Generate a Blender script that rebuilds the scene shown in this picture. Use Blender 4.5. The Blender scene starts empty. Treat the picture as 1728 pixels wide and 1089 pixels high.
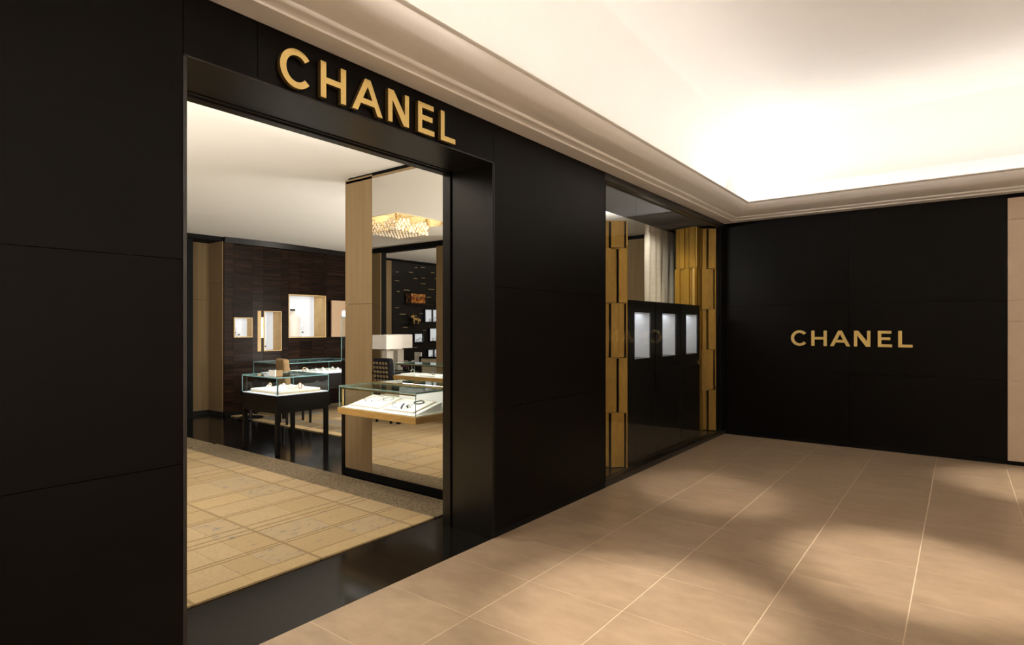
import bpy, bmesh, math, random
from mathutils import Vector, Matrix
PI = math.pi
rnd = random.Random(7)
SC = bpy.context.scene
COL = SC.collection

# ------------------------------------------------------------------ camera
cam_d = bpy.data.cameras.new('camera'); cam = bpy.data.objects.new('camera', cam_d); COL.objects.link(cam)
cam.location = (2.628, 0.0, 1.5); cam.rotation_euler = (PI/2, 0, math.radians(37.463))
cam_d.sensor_width = 36; cam_d.lens = 20.595; cam_d.shift_y = 0.0040; cam_d.clip_start = 0.05
SC.camera = cam
# ------------------------------------------------------------------ world, exposure
W = bpy.data.worlds.new('world'); SC.world = W; W.use_nodes = True
W.node_tree.nodes['Background'].inputs[0].default_value = (1.0, 0.93, 0.85, 1); W.node_tree.nodes['Background'].inputs[1].default_value = 0.02
vs = SC.view_settings; vs.view_transform = 'Standard'; vs.look = 'None'; vs.exposure = 0.12; vs.gamma = 1.0; vs.use_curve_mapping = False

# ------------------------------------------------------------------ lights
def area(name, loc, rot, sx, sy, power, col=(1, .92, .82), spread=180):
    l = bpy.data.lights.new(name, 'AREA'); l.shape = 'RECTANGLE'; l.size = sx; l.size_y = sy; l.energy = power; l.color = col
    l.spread = math.radians(spread)
    o = bpy.data.objects.new(name, l); COL.objects.link(o); o.location = loc; o.rotation_euler = rot; return o
def spot(name, loc, tgt, power, size, blend=.7, col=(1, .86, .70), rad=.04):
    l = bpy.data.lights.new(name, 'SPOT'); l.energy = power; l.spot_size = math.radians(size); l.spot_blend = blend; l.color = col; l.shadow_soft_size = rad
    o = bpy.data.objects.new(name, l); COL.objects.link(o); o.location = loc
    o.rotation_euler = (Vector(tgt)-Vector(loc)).to_track_quat('-Z', 'Y').to_euler(); return o
WARM = (1, .88, .74); NEUT = (1, .965, .922); STORE = (1, .925, .82)
HX, HY0, HY1 = 6.6, -2.7, 8.33          # the hall: x 0..HX, y HY0..HY1
ZC = 4.10                                # hall ceiling
UP = PI                                  # area light rotated by 180 degrees looks up
# LED strips lying in the cove behind the cornice lip, along all four sides
COVE = 55.0
area('cove_strip_left', (.22, (HY0+HY1)/2, 3.075), (UP, math.radians(58), 0), .10, HY1-HY0-.5, COVE*1.0, NEUT)
area('cove_strip_back', (HX/2, HY1-.22, 3.075), (UP-math.radians(-58), 0, 0), HX-.5, .10, COVE*.75, NEUT)
area('cove_strip_right', (HX-.22, (HY0+HY1)/2, 3.075), (UP, math.radians(-58), 0), .10, HY1-HY0-.5, COVE*1.0, NEUT)
area('cove_strip_front', (HX/2, HY0+.22, 3.075), (UP+math.radians(-58), 0, 0), HX-.5, .10, COVE*.75, NEUT)
# recessed downlights of the hall, the last three added washers brightening the cornice: (position, target, power, cone)
HALL_SPOTS = [((1.35, 2.55), (1.30, 2.85, 0), 760, 26), ((2.75, 3.9), (2.40, 4.35, 0), 760, 25), ((3.95, 6.6), (3.25, 7.35, 0), 620, 25),
              ((3.3, 3.5), (.85, 5.30, 0), 520, 17), ((3.6, 4.4), (1.45, 8.33, 1.55), 110, 24), ((2.3, 1.7), (.0, 2.15, 2.75), 120, 36),
              ((1.6, .3), (.75, 1.5, 0), 330, 30), ((4.6, 1.2), (4.4, 1.4, 0), 330, 36), ((4.8, 4.2), (4.7, 4.3, 0), 330, 36), ((5.4, 3.2), (6.6, 3.2, 1.5), 1300, 85), ((5.4, .6), (6.6, .6, 1.5), 1300, 85), ((3.4, -1.7), (3.4, -2.7, 1.5), 900, 85)]
for i, (p, t, pw, sz) in enumerate(HALL_SPOTS):
    spot('hall_downlight_and_added_washer', (p[0], p[1], ZC-.03), t, pw, sz, .85, WARM, .05)
# downlights added to brighten the shop, unseen behind the lintel and the partition
SHOP_SPOTS = [((-1.0, 1.5), (-1.7, 1.5, 0), 55), ((-1.0, 2.7), (-1.8, 2.5, 0), 50), ((-2.0, .5), (-2.6, .9, 0), 70), ((-2.2, -.6), (-3.0, -.2, 0), 80),
              ((-4.9, 7.2), (-5.3, 6.4, 0), 120), ((-3.4, 5.9), (-4.3, 5.2, 0), 110), ((-3.9, -2.2), (-6.6, -1.9, 1.4), 120)]
for p, t, pw in SHOP_SPOTS:
    spot('added_shop_downlight_lamp', (p[0], p[1], 2.97), t, pw, 125, .9, STORE, .06)
# unseen light strips added to brighten the shop ceiling: on top of the lintel, behind the entrance wall, on the back of the partition
area('added_strip_lintel', (-.60, 2.17, 2.72), (UP, math.radians(-90), 0), .10, 2.0, 34, STORE)
area('added_strip_left', (-.60, -.6, 2.72), (UP, math.radians(-88), 0), .10, 2.6, 40, STORE)
area('added_strip_partition', (-1.6, 4.12, 2.74), (UP+math.radians(-80), 0, 0), 1.5, .10, 40, STORE)
area('added_strip_window', (-.80, 5.9, 2.86), (UP, math.radians(-88), 0), .10, 2.0, 40, STORE)
# floor uplighters added to brighten the shop ceiling, out of sight behind the facade and behind the partition
UPLIGHTS = [((-1.25, -1.3), (-4.4, 2.8, 3.0), 290, 105), ((-1.0, .10), (-4.9, 3.2, 3.0), 270, 100), ((-1.5, 5.3), (-4.8, 5.0, 3.0), 230, 120), ((-2.7, 7.9), (-5.8, 6.0, 3.0), 380, 120), ((-3.3, -2.2), (-6.2, -1.6, 3.0), 240, 110)]
for p, t, pw, sz in UPLIGHTS: spot('added_uplighter_lamp', (p[0], p[1], 1.30), t, pw, sz, 1.0, STORE, .22)
# LED washing the gold screens from the head of the shop window
spot('window_lamp', (-.32, 6.1, 2.84), (-.20, 5.36, .9), 30, 75, .8, (1, .86, .62), .03)
spot('window_lamp', (-.12, 6.9, 2.84), (-.16, 8.15, 1.3), 34, 80, .8, (1, .86, .62), .03)

# ------------------------------------------------------------------ materials
MATS = {}
def mat(name, col, rough=.5, spec=.5, metal=0, col2=None, scale=(5, 5, 5), detail=4, lo=.35, hi=.7, bump=0, bscale=None, coat=0, emit=None, es=0, rand=0, rvar=0):
    m = bpy.data.materials.new(name); m.use_nodes = True; nt = m.node_tree; N = nt.nodes; L = nt.links
    b = N['Principled BSDF']; b.inputs['Base Color'].default_value = (*col, 1); b.inputs['Roughness'].default_value = rough
    b.inputs['Specular IOR Level'].default_value = spec; b.inputs['Metallic'].default_value = metal; b.inputs['Coat Weight'].default_value = coat
    b.inputs['Coat Roughness'].default_value = .08
    tc = N.new('ShaderNodeTexCoord')
    vec = tc.outputs['Object']
    if rand:
        oi = N.new('ShaderNodeObjectInfo'); ad = N.new('ShaderNodeVectorMath'); ad.operation = 'MULTIPLY_ADD'
        cb = N.new('ShaderNodeCombineXYZ')
        for k in range(3): L.new(oi.outputs['Random'], cb.inputs[k])
        ad.inputs[1].default_value = (37, 53, 71); L.new(cb.outputs[0], ad.inputs[0]); L.new(vec, ad.inputs[2]); vec = ad.outputs[0]
    def noise(sc, det):
        mp = N.new('ShaderNodeMapping'); mp.inputs['Scale'].default_value = sc; L.new(vec, mp.inputs['Vector'])
        n = N.new('ShaderNodeTexNoise'); n.inputs['Scale'].default_value = 1; n.inputs['Detail'].default_value = det; n.inputs['Roughness'].default_value = .62
        L.new(mp.outputs[0], n.inputs['Vector']); return n
    out = None
    if col2 is not None:
        n = noise(scale, detail); r = N.new('ShaderNodeValToRGB'); r.color_ramp.elements[0].position = lo; r.color_ramp.elements[1].position = hi
        r.color_ramp.elements[0].color = (*col, 1); r.color_ramp.elements[1].color = (*col2, 1)
        L.new(n.outputs['Fac'], r.inputs[0]); out = r.outputs[0]
        if rand:
            hs = N.new('ShaderNodeHueSaturation'); mr = N.new('ShaderNodeMapRange'); mr.inputs['To Min'].default_value = 1-rand; mr.inputs['To Max'].default_value = 1+rand
            L.new(oi.outputs['Random'], mr.inputs['Value']); L.new(mr.outputs[0], hs.inputs['Value']); L.new(out, hs.inputs['Color']); out = hs.outputs[0]
        L.new(out, b.inputs['Base Color'])
        if rvar:
            m2 = N.new('ShaderNodeMapRange'); m2.inputs['To Min'].default_value = rough-rvar; m2.inputs['To Max'].default_value = rough+rvar
            L.new(n.outputs['Fac'], m2.inputs['Value']); L.new(m2.outputs[0], b.inputs['Roughness'])
    if bump:
        n2 = noise(bscale or scale, 3); bp = N.new('ShaderNodeBump'); bp.inputs['Strength'].default_value = bump; bp.inputs['Distance'].default_value = .01
        L.new(n2.outputs['Fac'], bp.inputs['Height']); L.new(bp.outputs[0], b.inputs['Normal'])
    if emit: b.inputs['Emission Color'].default_value = (*emit, 1); b.inputs['Emission Strength'].default_value = es
    MATS[name] = m; return m
def glass(name, tint=(1, 1, 1), rough=0, ior=1.5):
    m = bpy.data.materials.new(name); m.use_nodes = True; nt = m.node_tree; N = nt.nodes; L = nt.links
    N.remove(N['Principled BSDF']); o = N['Material Output']
    t = N.new('ShaderNodeBsdfTransparent'); t.inputs[0].default_value = (*tint, 1); g = N.new('ShaderNodeBsdfGlossy'); g.inputs['Roughness'].default_value = rough
    f = N.new('ShaderNodeFresnel'); ge = N.new('ShaderNodeNewGeometry'); mr = N.new('ShaderNodeMapRange')
    mr.inputs['To Min'].default_value = ior; mr.inputs['To Max'].default_value = 1/ior      # the same reflectance on both faces of the sheet
    L.new(ge.outputs['Backfacing'], mr.inputs['Value']); L.new(mr.outputs[0], f.inputs[0]); mx = N.new('ShaderNodeMixShader')
    L.new(f.outputs[0], mx.inputs[0]); L.new(t.outputs[0], mx.inputs[1]); L.new(g.outputs[0], mx.inputs[2]); L.new(mx.outputs[0], o.inputs[0]); MATS[name] = m; return m

mat('black_panel', (.0024, .0019, .0016), .40, .09, 0, (.0036, .0028, .0023), (3, 3, 14), bump=.02, bscale=(60, 60, 3))
mat('black_satin', (.006, .0056, .0052), .30, .55, 0, (.008, .0074, .007), (4, 4, 4))
mat('black_matte', (.004, .0037, .0035), .75, .12)
mat('gap', (.0015, .0014, .0013), .8, .1)
mat('gold_letter', (.66, .48, .17), .38, .5, .45, (.72, .53, .20), (4, 30, 120), bump=.03, bscale=(4, 4, 200))
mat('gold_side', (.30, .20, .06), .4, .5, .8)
mat('white_paint', (.87, .86, .855), .6, .3, 0, (.89, .88, .875), (2, 2, 2))
mat('ceiling_paint', (.82, .79, .745), .7, .25, 0, (.84, .81, .765), (1.5, 1.5, 1.5))
mat('shop_ceiling', (.84, .815, .76), .65, .3, 0, (.86, .835, .78), (1.5, 1.5, 1.5))
mat('cream_stone', (.52, .40, .295), .4, .4, 0, (.58, .455, .345), (3, 3, 6))
mat('hall_wall', (.74, .68, .60), .5, .4, 0, (.77, .71, .63), (2, 2, 2))
mat('stone_tile', (.325, .236, .155), .30, .45, 0, (.44, .330, .227), (4.2, 8.0, 4), 6, .28, .74, rand=.05, rvar=.04)
mat('grout', (.66, .54, .40), .6, .3)
mat('black_stone', (.0032, .0030, .0030), .13, .22, 0, (.0075, .007, .0068), (3, 3, 3), 6)
mat('threshold_stone', (.0065, .006, .0055), .12, .28, 0, (.010, .0092, .0085), (3, 3, 3), 6)
mat('wall_fabric', (.180, .122, .060), .75, .2, 0, (.228, .156, .080), (70, 70, 1.2), 3, .3, .7, bump=.15, bscale=(160, 160, 2))
mat('macassar', (.0065, .0034, .0022), .34, .09, 0, (.034, .0170, .0095), (1.3, 1.3, 34), 6, .42, .78, rand=.25)
mat('oak_gold', (.40, .235, .070), .38, .45, 0, (.52, .33, .11), (6, 6, 40), 4)
mat('oak_lining', (.50, .33, .13), .42, .4, 0, (.60, .42, .19), (6, 30, 6), 4)
mat('screen_gold', (.31, .168, .020), .42, .5, .25, (.41, .235, .036), (40, 40, 9), 5, .3, .7, bump=.06, bscale=(120, 120, 20), rand=.10)
mat('rug_beige', (.40, .295, .165), .95, .1, 0, (.47, .355, .21), (50, 50, 50), 4, .3, .7, bump=.25, bscale=(260, 260, 60))
mat('rug_yellow', (.42, .305, .160), .95, .1, 0, (.48, .36, .20), (60, 30, 30), 5, .3, .7, bump=.25, bscale=(260, 260, 60))
mat('rug_line', (.255, .180, .092), .95, .1, 0, (.335, .245, .135), (30, 60, 60), 4, .3, .7, bump=.25, bscale=(260, 260, 60))
mat('rug_brown', (.105, .078, .047), .95, .1, 0, (.27, .21, .135), (120, 45, 60), 3, .38, .62, bump=.3, bscale=(260, 260, 60))
mat('rug_motif', (.42, .318, .190), .95, .1, 0, (.21, .205, .195), (34, 13, 30), 6, .57, .64, bump=.25, bscale=(260, 260, 60))
mat('rug_motif_yellow', (.415, .305, .165), .95, .1, 0, (.22, .21, .18), (34, 13, 30), 6, .61, .67, bump=.25, bscale=(260, 260, 60))
mat('rug_grey', (.16, .14, .115), .95, .1, 0, (.30, .26, .20), (26, 60, 30), 5, .35, .65, bump=.3, bscale=(260, 260, 60))
mat('glass_edge', (.16, .36, .38), .08, .6, 0, (.30, .52, .54), (9, 9, 9))
mat('glass_edge_green', (.16, .27, .23), .08, .6, 0, (.26, .38, .33), (9, 9, 9))
mat('brass', (.62, .42, .15), .25, .5, .9, (.70, .50, .22), (12, 12, 12))
mat('white_lacquer', (.84, .82, .80), .4, .4, 0, (.88, .86, .84), (4, 4, 4))
mat('white_leather', (.86, .84, .80), .6, .3, 0, (.90, .88, .85), (30, 30, 30), bump=.05, bscale=(90, 90, 90))
mat('tray_trim', (.62, .50, .33), .45, .4, 0, (.70, .58, .40), (20, 20, 20))
mat('silver', (.75, .75, .77), .18, .5, 1.0, (.85, .85, .86), (30, 30, 30))
mat('dark_gem', (.02, .02, .03), .1, .6, 0, (.06, .05, .06), (60, 60, 60))
mat('rose_gold', (.75, .42, .26), .2, .5, 1.0, (.82, .52, .36), (30, 30, 30))
mat('dark_wood', (.0045, .0034, .0028), .38, .22, 0, (.008, .006, .0046), (3, 3, 25))
mat('tan_leather', (.30, .19, .085), .55, .3, 0, (.36, .24, .115), (30, 30, 30), bump=.1, bscale=(120, 120, 120))
mat('linen', (.62, .55, .44), .9, .1, 0, (.70, .63, .52), (90, 90, 6), bump=.2, bscale=(200, 200, 20))
mat('canvas_beige', (.46, .32, .215), .85, .1, 0, (.50, .36, .25), (60, 60, 6), bump=.1, bscale=(160, 160, 160))
mat('lamp_shade', (.85, .82, .78), .8, .1, 0, (.88, .85, .81), (80, 80, 80), emit=(1, .93, .84), es=.10)
mat('lamp_plaster', (.62, .58, .52), .8, .2, 0, (.74, .70, .64), (40, 40, 40), bump=.3, bscale=(80, 80, 80))
mat('tweed_dark', (.012, .012, .016), .95, .1, 0, (.035, .035, .045), (70, 70, 70), bump=.3, bscale=(160, 160, 160))
mat('tweed_light', (.28, .21, .12), .95, .1, 0, (.40, .31, .19), (70, 70, 70), bump=.3, bscale=(160, 160, 160))
mat('black_lacquer', (.006, .0058, .0060), .22, .45, 0, (.012, .0115, .0115), (2, 2, 26), 5)
mat('inlay_gold', (.45, .34, .17), .35, .5, .7, (.55, .43, .24), (30, 30, 30))
mat('tortoise', (.10, .018, .006), .15, .5, 0, (.55, .25, .05), (12, 12, 12), 5, .45, .7, coat=.5)
mat('mustard', (.50, .27, .02), .9, .1, 0, (.60, .35, .04), (50, 50, 50), bump=.2, bscale=(150, 150, 150))
mat('led_white', (.9, .9, .9), .5, .2, 0, emit=(.93, .96, 1), es=2.2)
mat('led_panel', (.50, .53, .58), .5, .2, 0, emit=(.86, .93, 1), es=.36)
mat('niche_white', (.80, .81, .84), .6, .2, 0, (.84, .85, .88), (3, 3, 3))
mat('lens', (.9, .85, .75), .4, .3, 0, emit=(1, .88, .7), es=6)
mat('bulb', (.9, .85, .75), .4, .3, 0, emit=(1, .86, .62), es=3)
mat('crystal', (.90, .80, .62), .08, .6, 0, (.95, .88, .76), (40, 40, 40), emit=(1, .86, .64), es=.20)
mat('purple_flower', (.06, .012, .04), .8, .2, 0, (.12, .03, .08), (60, 60, 60))
mat('coffer_glow_paint', (.80, .72, .50), .6, .3, 0, (.82, .74, .53), (2, 2, 2))  # yellow glow of the chandelier light put into the coffer colour
glass('pane_glass', (.95, .965, .96), 0, 1.24)
glass('case_glass', (.97, .99, .985), 0, 1.30)
glass('case_top_glass', (.90, .95, .935), 0, 1.45)
mm = mat('mirror_silver', (.88, .87, .84), .0, .5, 1.0)

# ------------------------------------------------------------------ mesh helpers
WL = {}                                   # world (build space) position of each object's origin
class MB:
    def __init__(s): s.v = []; s.f = []; s.m = []
    def quad(s, a, b, c, d, mi=0):
        n = len(s.v); s.v += [a, b, c, d]; s.f.append((n, n+1, n+2, n+3)); s.m.append(mi)
    def box(s, x0, x1, y0, y1, z0, z1, mi=0):
        n = len(s.v)
        s.v += [(x0, y0, z0), (x1, y0, z0), (x1, y1, z0), (x0, y1, z0), (x0, y0, z1), (x1, y0, z1), (x1, y1, z1), (x0, y1, z1)]
        for f in ((0, 3, 2, 1), (4, 5, 6, 7), (0, 1, 5, 4), (1, 2, 6, 5), (2, 3, 7, 6), (3, 0, 4, 7)): s.f.append(tuple(n+i for i in f)); s.m.append(mi)
        return s
    def hexa(s, p, mi=0):                 # eight points: bottom 4 (ccw from above), top 4
        n = len(s.v); s.v += list(p)
        for f in ((0, 3, 2, 1), (4, 5, 6, 7), (0, 1, 5, 4), (1, 2, 6, 5), (2, 3, 7, 6), (3, 0, 4, 7)): s.f.append(tuple(n+i for i in f)); s.m.append(mi)
        return s
    def prism(s, poly, fn0, fn1, mi=0):   # 2-D outline (ccw seen from fn1), mapped to the back by fn0 and to the front by fn1
        n = len(s.v); k = len(poly); s.v += [fn0(*q) for q in poly]+[fn1(*q) for q in poly]
        s.f.append(tuple(range(n+k-1, n-1, -1))); s.m.append(mi); s.f.append(tuple(range(n+k, n+2*k))); s.m.append(mi)
        for i in range(k): j = (i+1) % k; s.f.append((n+i, n+j, n+k+j, n+k+i)); s.m.append(mi)
        return s
    def tube(s, pts, r, seg=8, closed=False, mi=0):
        n0 = len(s.v); K = len(pts); P = [Vector(p) for p in pts]
        for i, p in enumerate(P):
            t = (P[(i+1) % K]-P[i-1]) if closed else (P[min(i+1, K-1)]-P[max(i-1, 0)])
            t.normalize(); a = t.orthogonal() if abs(t.z) > .95 else t.cross(Vector((0, 0, 1))); a.normalize(); b = t.cross(a)
            rr = r[i] if isinstance(r, (list, tuple)) else r
            for k in range(seg): an = 2*PI*k/seg; s.v.append(tuple(p+a*(math.cos(an)*rr)+b*(math.sin(an)*rr)))
        for i in range(K if closed else K-1):
            j = (i+1) % K
            for k in range(seg): l = (k+1) % seg; s.f.append((n0+i*seg+k, n0+i*seg+l, n0+j*seg+l, n0+j*seg+k)); s.m.append(mi)
        if not closed:
            s.f.append(tuple(n0+k for k in range(seg-1, -1, -1))); s.m.append(mi); s.f.append(tuple(n0+(K-1)*seg+k for k in range(seg))); s.m.append(mi)
        return s
    def ring(s, c, R, r, axis='z', seg=20, sub=6, mi=0, sx=1, sy=1, a0=0, a1=2*PI):
        full = a1-a0 > 6.28; pts = []
        for i in range(seg if full else seg+1):
            a = a0+(a1-a0)*i/seg; x, y = math.cos(a)*R*sx, math.sin(a)*R*sy
            d = (x, y, 0) if axis == 'z' else ((x, 0, y) if axis == 'y' else (0, x, y)); pts.append((c[0]+d[0], c[1]+d[1], c[2]+d[2]))
        return s.tube(pts, r, sub, full, mi)
    def lathe(s, prof, c=(0, 0, 0), seg=20, mi=0, sx=1, sy=1):
        n = len(s.v)
        for r, z in prof:
            for k in range(seg): a = 2*PI*k/seg; s.v.append((c[0]+math.cos(a)*r*sx, c[1]+math.sin(a)*r*sy, c[2]+z))
        for i in range(len(prof)-1):
            for k in range(seg): l = (k+1) % seg; s.f.append((n+i*seg+k, n+i*seg+l, n+(i+1)*seg+l, n+(i+1)*seg+k)); s.m.append(mi)
        s.f.append(tuple(n+k for k in range(seg-1, -1, -1))); s.m.append(mi); s.f.append(tuple(n+(len(prof)-1)*seg+k for k in range(seg))); s.m.append(mi)
        return s
    def blob(s, c, rx, ry, rz, seg=10, rings=6, mi=0):
        return s.lathe([(max(.001, math.sin(PI*i/rings)), -math.cos(PI*i/rings)*rz) for i in range(rings+1)], c, seg, mi, rx, ry)
    def build(s, name, m, parent=None, smooth=False, bevel=0, origin=None):
        xs = [p[0] for p in s.v]; ys = [p[1] for p in s.v]; zs = [p[2] for p in s.v]
        c = Vector(origin) if origin else Vector(((min(xs)+max(xs))/2, (min(ys)+max(ys))/2, min(zs)))
        me = bpy.data.meshes.new(name); me.from_pydata([tuple(Vector(p)-c) for p in s.v], [], s.f)
        for k in (m if isinstance(m, (list, tuple)) else [m]): me.materials.append(MATS[k])
        me.polygons.foreach_set('material_index', s.m)
        if smooth: me.polygons.foreach_set('use_smooth', [True]*len(me.polygons))
        me.update(); return link(name, me, c, parent, bevel)
def link(name, me, c, parent=None, bevel=0):
    o = bpy.data.objects.new(name, me); COL.objects.link(o); WL[o] = Vector(c)
    o.location = Vector(c)-(WL[parent] if parent else Vector((0, 0, 0)))
    if parent: o.parent = parent
    if bevel:
        b = o.modifiers.new('bevel', 'BEVEL'); b.width = bevel; b.segments = 2; b.limit_method = 'ANGLE'
    return o
def tag(o, label, cat, group=None):
    o['label'] = label; o['category'] = cat
    if group: o['group'] = group
    return o
def thing(name, label, cat, loc=(0, 0, 0), group=None):
    o = bpy.data.objects.new(name, None); COL.objects.link(o); o.location = loc; o.empty_display_size = .1; WL[o] = Vector(loc)
    return tag(o, label, cat, group)
def struct(o): o['kind'] = 'structure'; return o
def sroot(name, loc=(0, 0, 0)):
    o = bpy.data.objects.new(name, None); COL.objects.link(o); o.location = loc; WL[o] = Vector(loc); return struct(o)
def copy_tree(o, parent=None):
    c = o.copy(); COL.objects.link(c); c.parent = parent
    for ch in list(o.children): copy_tree(ch, c)
    return c
def bx(name, m, parent, x0, x1, y0, y1, z0, z1, bevel=0): return MB().box(x0, x1, y0, y1, z0, z1).build(name, m, parent, bevel=bevel)

# =================================================================== THE HALL
# ---- floor of stone tiles (0.600 x 0.532), grout slab below
TX, TY, TX0, TY0 = .600, .5323, .0109, 2.272
fl = struct(bx('floor', 'grout', None, 0, HX, HY0, HY1, -.06, -.0008))
g = .0028
gy = .0021; tile0 = None
ny0 = math.floor((HY0-TY0)/TY)
for i in range(0, 11):
    for j in range(ny0, 12):
        x0, y0 = TX0+TX*i, TY0+TY*j
        x1, y1 = min(x0+TX, HX), min(y0+TY, HY1); y0c = max(y0, HY0)
        if y1-y0c < .05 or x1-x0 < .05: continue
        xa = 0 if i == 0 else x0
        whole = (x1-x0 > TX-.001 and y1-y0c > TY-.001 and i > 0)
        if whole and tile0:
            o = tile0.copy(); COL.objects.link(o); o.location = Vector((x0+TX/2, y0+TY/2, -.018))-WL[fl]; continue
        o = MB().box(xa+g, x1-g, y0c+gy, y1-gy, -.018, 0).build('floor_tile', 'stone_tile', fl)
        if whole: tile0 = o
# ---- hall ceiling and the cornice with its light cove (swept round the four sides)
struct(bx('ceiling', 'ceiling_paint', None, -.05, HX+.05, HY0-.05, HY1+.05, ZC, ZC+.08))
prof = [(-.05, 2.94), (.150, 2.94), (.152, 2.952), (.165, 2.958), (.205, 2.958), (.216, 2.966), (.220, 2.978)]
for k in range(1, 9):
    a = k/8*PI/2; prof.append((.220+.205*math.sin(a)**1.0*(k/8)**.25, 2.978+.125*(1-math.cos(a))))
prof += [(.440, 3.108), (.446, 3.116), (.440, 3.124), (.40, 3.124), (.385, 3.05), (.02, 3.05), (.02, 3.40), (-.05, 3.40)]
mb = MB(); K = len(prof)
for (sx, sy, ox, oy) in ((1, 1, 0, HY0), (-1, 1, HX, HY0), (-1, -1, HX, HY1), (1, -1, 0, HY1)):
    mb.v += [(ox+sx*e, oy+sy*e, z) for e, z in prof]
for c in range(4):
    d = (c+1) % 4
    for k in range(K): l = (k+1) % K; mb.f.append((c*K+k, d*K+k, d*K+l, c*K+l)); mb.m.append(0)
co = struct(mb.build('trim_1', 'white_paint', smooth=True))
# curved cove from the upstand behind the lip to the ceiling
prof = [(-.04, 3.28), (.018, 3.28)]+[(.018+.9*(1-math.cos(k/32*PI/2)), 3.30+(ZC+.0006-3.30)*math.sin(k/32*PI/2)) for k in range(33)]+[(.918, ZC+.05), (-.04, ZC+.05)]
mb = MB(); K = len(prof)
for (sx, sy, ox, oy) in ((1, 1, 0, HY0), (-1, 1, HX, HY0), (-1, -1, HX, HY1), (1, -1, 0, HY1)): mb.v += [(ox+sx*e, oy+sy*e, z) for e, z in prof]
for c in range(4):
    d = (c+1) % 4
    for k in range(K): l = (k+1) % K; mb.f.append((c*K+k, c*K+l, d*K+l, d*K+k)); mb.m.append(0)
cv = struct(mb.build('trim_7', 'ceiling_paint', smooth=True))
for q in (co, cv):
    bm = bmesh.new(); bm.from_mesh(q.data); bmesh.ops.recalc_face_normals(bm, faces=bm.faces); bm.to_mesh(q.data); bm.free()
    es = q.modifiers.new('crease', 'EDGE_SPLIT'); es.split_angle = math.radians(38)
# recessed downlights, with fittings for the added wall washers
for i, (p, t, pw, sz) in enumerate(HALL_SPOTS):
    r = thing('downlight', 'unseen small round recessed downlight or added washer in the pale hall ceiling', 'downlight', (p[0], p[1], ZC), 'recessed downlights of the hall ceiling')
    MB().lathe([(.052, -.004), (.068, -.006), (.070, 0), (.052, .004)], (p[0], p[1], ZC), 24).build('ring', 'white_lacquer', r)
    MB().lathe([(.050, -.003), (.050, .002)], (p[0], p[1], ZC), 24).build('lens', 'lens', r)
# ---- facade wall on the left: core, panels, base
FZ = [.045, .915, 1.786, 2.94]
wl = struct(MB().box(-.46, -.021, HY0, 1.132, 0, 4.1).box(-.46, -.021, 3.215, 4.86, 0, 4.1).box(-.46, -.021, 1.132, 3.215, 2.672, 4.1).box(-.46, -.05, 4.86, HY1, 2.90, 4.1).box(-.46, -.10, 8.25, HY1+.3, 0, 2.9).build('wall_left', 'gap'))
def panels(parent, spans, zs, m, fn, g=.0016):
    for (a, b) in spans:
        for k in range(len(zs)-1): fn(a+g, b-g, zs[k]+g, zs[k+1]-g).build('wall_panel', m, parent)
ff = lambda a, b, z0, z1: MB().box(-.020, 0, a, b, z0, z1)
panels(wl, [(-2.7, -1.4), (-1.4, -.1), (-.1, 1.128)], FZ, 'black_panel', ff)
panels(wl, [(3.219, 4.85)], FZ, 'black_panel', ff)
panels(wl, [(1.128, 1.46), (1.46, 3.219)], [2.658, 2.94], 'black_panel', ff)
struct(MB().box(-.02, .004, HY0, 1.128, 0, .045).box(-.02, .004, 3.219, 4.85, 0, .045).build('baseboard_left', 'black_matte'))
# ---- entrance: lined reveal with a sliding-door track
d1 = sroot('door_1', (-.23, 2.17, 0))
bx('jamb', 'black_satin', d1, -.385, -.001, 3.203, 3.2155, 0, 2.655); bx('jamb', 'black_satin', d1, -.385, -.001, 1.1315, 1.144, 0, 2.655)
bx('inner_jamb', 'black_satin', d1, -.475, -.400, 3.190, 3.215, 0, 2.640); bx('inner_jamb', 'black_satin', d1, -.475, -.400, 1.132, 1.150, 0, 2.640)
bx('soffit', 'black_satin', d1, -.370, -.001, 1.1315, 3.2155, 2.655, 2.672); bx('soffit', 'black_satin', d1, -.475, -.410, 1.132, 3.2, 2.640, 2.672)
bx('track', 'black_satin', d1, -.402, -.378, 1.144, 3.203, 2.650, 2.672)
MB().box(-.004, .004, 1.126, 1.1325, 0, 2.662).box(-.004, .004, 3.2145, 3.221, 0, 2.662).box(-.004, .004, 1.126, 3.221, 2.655, 2.662).build('edge_trim', 'black_satin', d1)
# ---- shop window
w1 = sroot('window_1', (-.03, 6.48, 0))
MB().box(-.075, 0, 4.852, 8.33, 0, .055).build('window_sill', 'black_satin', w1, bevel=.003)
MB().box(-.060, .0, 4.852, 8.33, 2.872, 2.94).build('window_head', 'black_satin', w1, bevel=.003)
MB().box(-.060, 0, 4.851, 4.866, .055, 2.872).build('window_frame', 'black_matte', w1); MB().box(-.060, 0, 8.17, 8.33, .055, 2.872).build('window_frame', 'black_matte', w1)
for a, b in ((4.866, 5.556), (5.560, 8.17)): bx('window_pane', 'pane_glass', w1, -.030, -.022, a, b, .055, 2.872)
struct(MB().box(-.62, -.075, 4.866, 8.33, 0, .06).build('floor_window_platform', 'black_stone'))
struct(MB().box(-.75, -.06, 4.86, 8.6, 2.885, 3.0).build('ceiling_window_soffit', 'black_matte'))
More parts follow.
